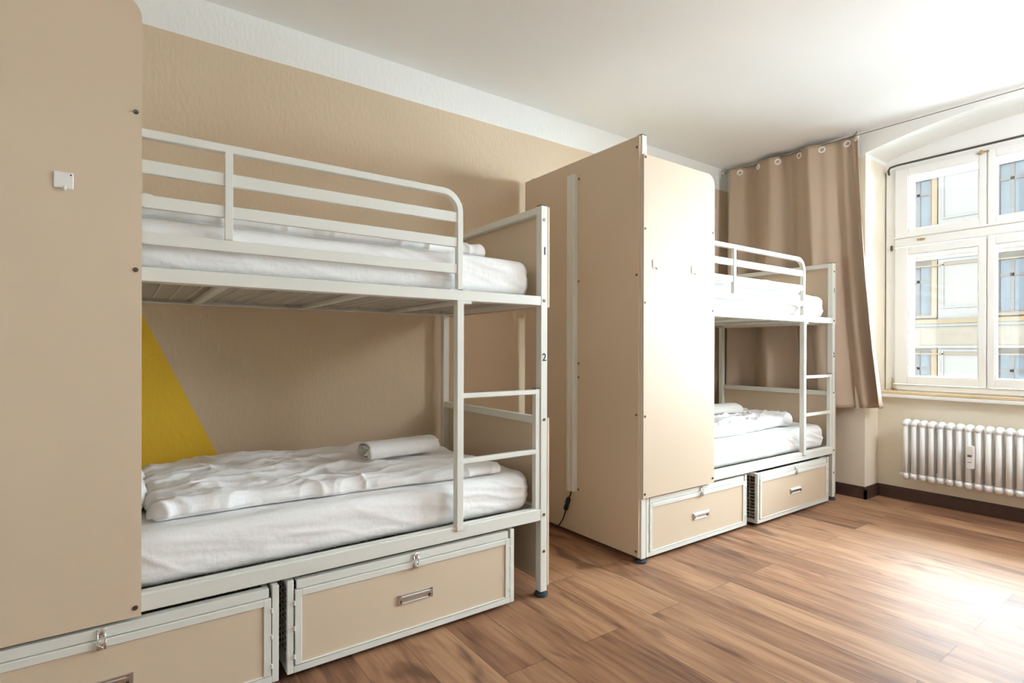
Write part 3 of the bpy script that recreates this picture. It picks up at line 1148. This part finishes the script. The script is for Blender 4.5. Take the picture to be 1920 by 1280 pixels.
# ------------------------------------------------------------------ curtain on its wire
def curtain():
    r = thing('curtain', 'long beige eyelet curtain hanging between the far bunk and the window', 'curtain', (2.17, 0.37, 0))
    nu, nv = 220, 60
    yt0, yt1 = 0.885, -0.115
    eye = [0.805, 0.640, 0.475, 0.308, 0.139, -0.020, -0.095]

    def P(u, v):
        # u 0..1 left to right, v 0 top .. 1 bottom
        top_y = yt0 + (yt1 - yt0) * u
        bot_y = 0.90 + (-0.262 - 0.90) * u
        y = top_y + (bot_y - top_y) * (v ** 1.3)
        # sine with a zero crossing near every eyelet
        ph = math.pi * (top_y - 0.885 - 0.08) / 0.1655
        if top_y < 0.06:
            ph += 1.2 * (0.06 - top_y) * math.pi / 0.17
        amp = 0.040 * (1 + 0.60 * v) * (1 + (0.5 + 1.3 * v) * max(0, u - 0.8) / 0.2)
        e = max(0.0, (u - 0.93) / 0.07)
        y += 0.045 * e * e * (0.3 + 0.7 * v)
        x = amp * math.sin(ph + 0.35 * math.sin(3 * v + u * 7) * v)
        if u > 0.68:
            x += 0.030 * (0.25 + v) * min(1, (u - 0.68) / 0.08) * math.sin(2 * math.pi * (u - 0.68) / 0.115)
        x += 0.016 * v * noise.noise(Vector((u * 9, v * 3, 4))) + 0.007 * math.sin(ph * 2.3 + 2 * v)
        y += 0.012 * math.sin(2 * ph) * (0.4 + v)
        top = 2.655 + 0.004 * math.sin(ph * 1.0 + 1.0) + (0.028 * max(0, (u - 0.90) / 0.1))
        bot = 0.665 - 0.004 * math.sin(ph) + 0.014 * (u ** 6)
        z = top + (bot - top) * v
        x += 0.004 * noise.noise(Vector((u * 26, v * 7, 1)))
        x -= 0.075 * e * e * (0.35 + 0.65 * v)
        return Vector((x, y - 0.37, z))
    bb = new()
    g = [[bb.verts.new(P(i / nu, j / nv)) for j in range(nv + 1)] for i in range(nu + 1)]
    for i in range(nu):
        for j in range(nv):
            bb.faces.new((g[i][j], g[i + 1][j], g[i + 1][j + 1], g[i][j + 1]))
    bmesh.ops.recalc_face_normals(bb, faces=bb.faces[:])
    bb.normal_update()
    ext = bmesh.ops.solidify(bb, geom=bb.faces[:], thickness=0.0022)
    cl = obj('curtain_cloth', bb, M['curtain'], r, smooth=True)
    # eyelets, set square to the cloth
    for y in eye:
        u = (y - yt0) / (yt1 - yt0)
        v = 0.022
        p = P(u, v)
        du = (P(min(u + 0.01, 1), v) - P(max(u - 0.01, 0), v)).normalized()
        dn = du.cross(Vector((0, 0, 1))).normalized()
        if dn.x > 0:
            dn = -dn
        bb = new()
        for side in (1, -1):
            c = p + dn * 0.0035 * side
            ring = []
            for k in range(24):
                t = 2 * math.pi * k / 24
                ring.append(c + du * 0.0195 * math.cos(t) + Vector((0, 0, 1)) * 0.0195 * math.sin(t))
            tube(bb, ring, 0.0058, 6, closed=True)
        obj('eyelet', bb, M['eyelet'], r, smooth=True)
    return r


cu_ = curtain()
c2 = copy_tree(cu_)  # unseen copy, added to hold back part of the second window's light
c2.location.y -= 2.75
c2['label'] = 'beige eyelet curtain added unseen to block half the light of the added second window'
bb = new()
tube(bb, [(2.17, 0.992, 2.645), (2.17, -0.1, 2.640), (2.17, -2.2, 2.622), (2.17, -4.5, 2.632), (2.17, RY0 + 0.004, 2.655)], 0.0022, 6)
wr = obj('curtain_wire', bb, M['iron'], None, smooth=True)
tag(wr, 'thin dark curtain wire stretched along the window wall under the ceiling', 'curtain wire')
bb = new()
box(bb, 2.155, 2.185, 0.984, 1.0, 2.60, 2.675, 0.002)
box(bb, 2.160, 2.180, 0.955, 0.985, 2.635, 2.655, 0.002)
obj('bracket', bb, M['metal'], wr)


# ------------------------------------------------------------------ radiator
def radiator():
    r = thing('radiator', 'white column radiator mounted under the window', 'radiator', (2.40, -0.345, 0))
    zt, zb, P = 0.570, 0.205, 0.0505
    N = 25
    bb = new()
    for col in (-0.032, 0.0, 0.032):
        pts = []
        tube(bb, [(col, 0, zb), (col, 0, zt)], 0.0150 if col < 0 else 0.0125, 14)
    # rounded head and foot of a section
    for z, s in ((zt, 1), (zb, -1)):
        pts = [(-0.040, 0, z - s * 0.012), (-0.036, 0, z), (-0.024, 0, z + s * 0.010), (0, 0, z + s * 0.013), (0.024, 0, z + s * 0.010), (0.036, 0, z), (0.040, 0, z - s * 0.012)]
        tube(bb, pts, [0.014, 0.0175, 0.0195, 0.020, 0.0195, 0.0175, 0.014], 14)
        tube(bb, [(0.0, -P / 2, z), (0.0, P / 2, z)], 0.0155, 12)
        bmesh.ops.create_uvsphere(bb, u_segments=14, v_segments=8, radius=0.0180 if s > 0 else 0.0200, matrix=Matrix.Translation((-0.033, 0, z - 0.004 * s)))
    o = obj('column_section', bb, M['radiator'], r, smooth=True)
    for k in range(1, N):
        c = o.copy()
        COL.objects.link(c)
        c.parent = r
        c.location = (0, -P * k, 0)
    # end plugs
    bb = new()
    cyl(bb, (0, 0.022, zb), (0, 0.040, zb), 0.014, 14)
    cyl(bb, (0, 0.022, zt), (0, 0.032, zt), 0.014, 14)
    obj('end_plug', bb, M['radiator'], r, smooth=False)
    # pipe down to the floor at the far end and wall brackets
    bb = new()
    yy = -P * (N - 1)
    tube(bb, [(0, yy - 0.02, zb), (0, yy - 0.07, zb), (0, yy - 0.075, zb - 0.01), (0, yy - 0.075, 0)], 0.008, 10)
    obj('pipe', bb, M['radiator'], r, smooth=True)
    for k in (3.5, N - 4.5):
        bb = new(); box(bb, 0.0, 0.1, -P * k - 0.008, -P * k + 0.008, zt - 0.05, zt - 0.03)
        box(bb, 0.0, 0.1, -P * k - 0.008, -P * k + 0.008, zb + 0.02, zb + 0.04)
        obj('bracket', bb, M['radiator'], r)
    # heat meter clipped on the eighth section
    bb = new(); box(bb, -0.075, -0.045, -7.35 * P - 0.020, -7.35 * P + 0.020, 0.322, 0.470, 0.004, 2)
    hm = obj('heat_meter', bb, M['plastic'], r)
    bb = new(); box(bb, -0.076, -0.074, -7.35 * P - 0.010, -7.35 * P + 0.012, 0.397, 0.412)
    obj('display', bb, M['lcd'], hm)
    bb = new(); box(bb, -0.0755, -0.074, -7.35 * P - 0.008, -7.35 * P + 0.009, 0.361, 0.365)
    obj('mark', bb, M['lcd'], hm)
    return r


radiator()

# ------------------------------------------------------------------ unseen globe lamp, added to fill the room with light
FILL_LAMP = 31.0


def opal(col, strength):
    mt = bpy.data.materials.new('fill_lamp_glow')
    mt.use_nodes = True
    pb = mt.node_tree.nodes['Principled BSDF']
    pb.inputs['Base Color'].default_value = (0.9, 0.9, 0.88, 1)
    pb.inputs['Emission Color'].default_value = (*col, 1)
    pb.inputs['Emission Strength'].default_value = strength
    return mt


def fill_pendant():
    r = thing('fill_lamp', 'white globe lamp added as unseen fill light near the added second window', 'lamp', (1.5, -2.35, CEIL))
    bb = new(); cyl(bb, (0, 0, 0), (0, 0, -0.03), 0.05, 24); cyl(bb, (0, 0, -0.03), (0, 0, -0.04), 0.03, 24)
    obj('ceiling_rose', bb, M['plastic'], r)
    bb = new(); cyl(bb, (0, 0, -0.04), (0, 0, -0.24), 0.004, 8)
    obj('cord', bb, M['plastic'], r)
    bb = new(); cyl(bb, (0, 0, -0.24), (0, 0, -0.30), 0.04, 24)
    obj('lamp_holder', bb, M['chrome'], r)
    bb = new()
    bmesh.ops.create_uvsphere(bb, u_segments=32, v_segments=16, radius=0.26, matrix=Matrix.Translation((0, 0, -0.55)))
    obj('globe', bb, opal((0.90, 0.95, 1.0), FILL_LAMP), r, smooth=True)
    return r


fill_pendant()

# ------------------------------------------------------------------ the street and the house across it
K = 2.0


def FY(y): return CAM.y + K * (y - CAM.y)
def FZ(z): return CAM.z + K * (z - CAM.z)


FX = CAM.x + K * (12 - CAM.x)
M['street'] = mat('pale_paving', (0.80, 0.79, 0.77), 0.9)
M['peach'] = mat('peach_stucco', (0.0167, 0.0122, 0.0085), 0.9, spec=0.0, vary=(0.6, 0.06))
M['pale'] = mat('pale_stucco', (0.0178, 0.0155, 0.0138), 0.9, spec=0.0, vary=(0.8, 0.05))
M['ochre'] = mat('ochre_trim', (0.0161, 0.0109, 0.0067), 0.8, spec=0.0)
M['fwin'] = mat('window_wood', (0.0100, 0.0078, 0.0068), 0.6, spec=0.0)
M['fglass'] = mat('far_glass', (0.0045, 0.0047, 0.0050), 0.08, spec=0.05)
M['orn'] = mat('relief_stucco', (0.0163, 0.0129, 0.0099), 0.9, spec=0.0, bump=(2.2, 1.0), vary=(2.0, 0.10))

b = new(); box(b, -60, 60, -60, 60, -7.2, -7.0)
struct('ground', b, M['street'])
fac = thing('apartment_building', 'ornate peach coloured apartment house across the street, seen through the window', 'building', (FX, FY(1.9), -7))
fo = Vector((FX, FY(1.9), -7))


def fbox(name, m_, x0, x1, y0, y1, z0, z1, parent=fac, bev=0):
    bb = new()
    ya, yb = FY(y0), FY(y1)
    za, zb = FZ(z0), FZ(z1)
    par = Vector((0, 0, 0))
    box(bb, x0, x1, ya - fo.y, yb - fo.y, za - fo.z, zb - fo.z, bev)
    return obj(name, bb, m_, parent)


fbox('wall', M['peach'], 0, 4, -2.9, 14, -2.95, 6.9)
SP = 1.88
for c in range(-3, 6):
    yl = 3.25 + c * SP          # left edge of a window column
    # pale pier to the right of each column
    fbox('pier', M['pale'], -0.12, 0.0, yl - 0.93, yl - 1.75, -2.9, 6.5)
for fl in range(-2, 3):
    dz = fl * 1.88
    for c in range(-3, 6):
        yl = 3.25 + c * SP
        bb = new()
        rect_frame(bb, -0.16, -0.12, FY(yl - 1.0) - fo.y, FY(yl - 1.68) - fo.y, FZ(1.98 + dz) - fo.z, FZ(2.98 + dz) - fo.z, 0.06, 0.06, 0)
        obj('pier_moulding', bb, M['pale'], fac)
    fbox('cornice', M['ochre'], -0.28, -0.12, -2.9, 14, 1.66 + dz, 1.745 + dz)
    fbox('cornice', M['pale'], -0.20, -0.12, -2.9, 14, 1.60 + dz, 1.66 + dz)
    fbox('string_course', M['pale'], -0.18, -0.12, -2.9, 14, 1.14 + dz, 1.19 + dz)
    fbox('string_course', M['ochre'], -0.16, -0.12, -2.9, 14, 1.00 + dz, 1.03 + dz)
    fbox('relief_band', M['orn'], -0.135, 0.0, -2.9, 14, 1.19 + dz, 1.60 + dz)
    for c in range(-3, 6):
        yl = 3.25 + c * SP
        z0, z1 = 1.83 + dz, 2.96 + dz
        bb = new()
        ya, yb, za, zb = FY(yl) - fo.y, FY(yl - 0.80) - fo.y, FZ(z0) - fo.z, FZ(z1) - fo.z
        rect_frame(bb, -0.06, 0.03, ya, yb, za, zb, 0.09, 0.09, 0)
        ym = (ya + yb) / 2
        zt_ = za + (zb - za) * 0.66
        box(bb, -0.05, 0.02, ya, yb, zt_ - 0.06, zt_ + 0.06)
        for q in (0.29, 0.71):
            yy = ya + (yb - ya) * q
            box(bb, -0.05, 0.02, yy - 0.06, yy + 0.06, za, zb)
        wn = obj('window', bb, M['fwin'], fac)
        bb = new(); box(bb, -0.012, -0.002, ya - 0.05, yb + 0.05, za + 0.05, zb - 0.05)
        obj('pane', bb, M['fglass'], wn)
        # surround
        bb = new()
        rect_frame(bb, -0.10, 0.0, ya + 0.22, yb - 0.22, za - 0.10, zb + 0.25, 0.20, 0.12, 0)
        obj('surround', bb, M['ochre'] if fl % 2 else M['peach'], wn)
fbox('roof', M['fwin'], -0.5, 4.2, -3.1, 14.2, 6.9, 7.15)
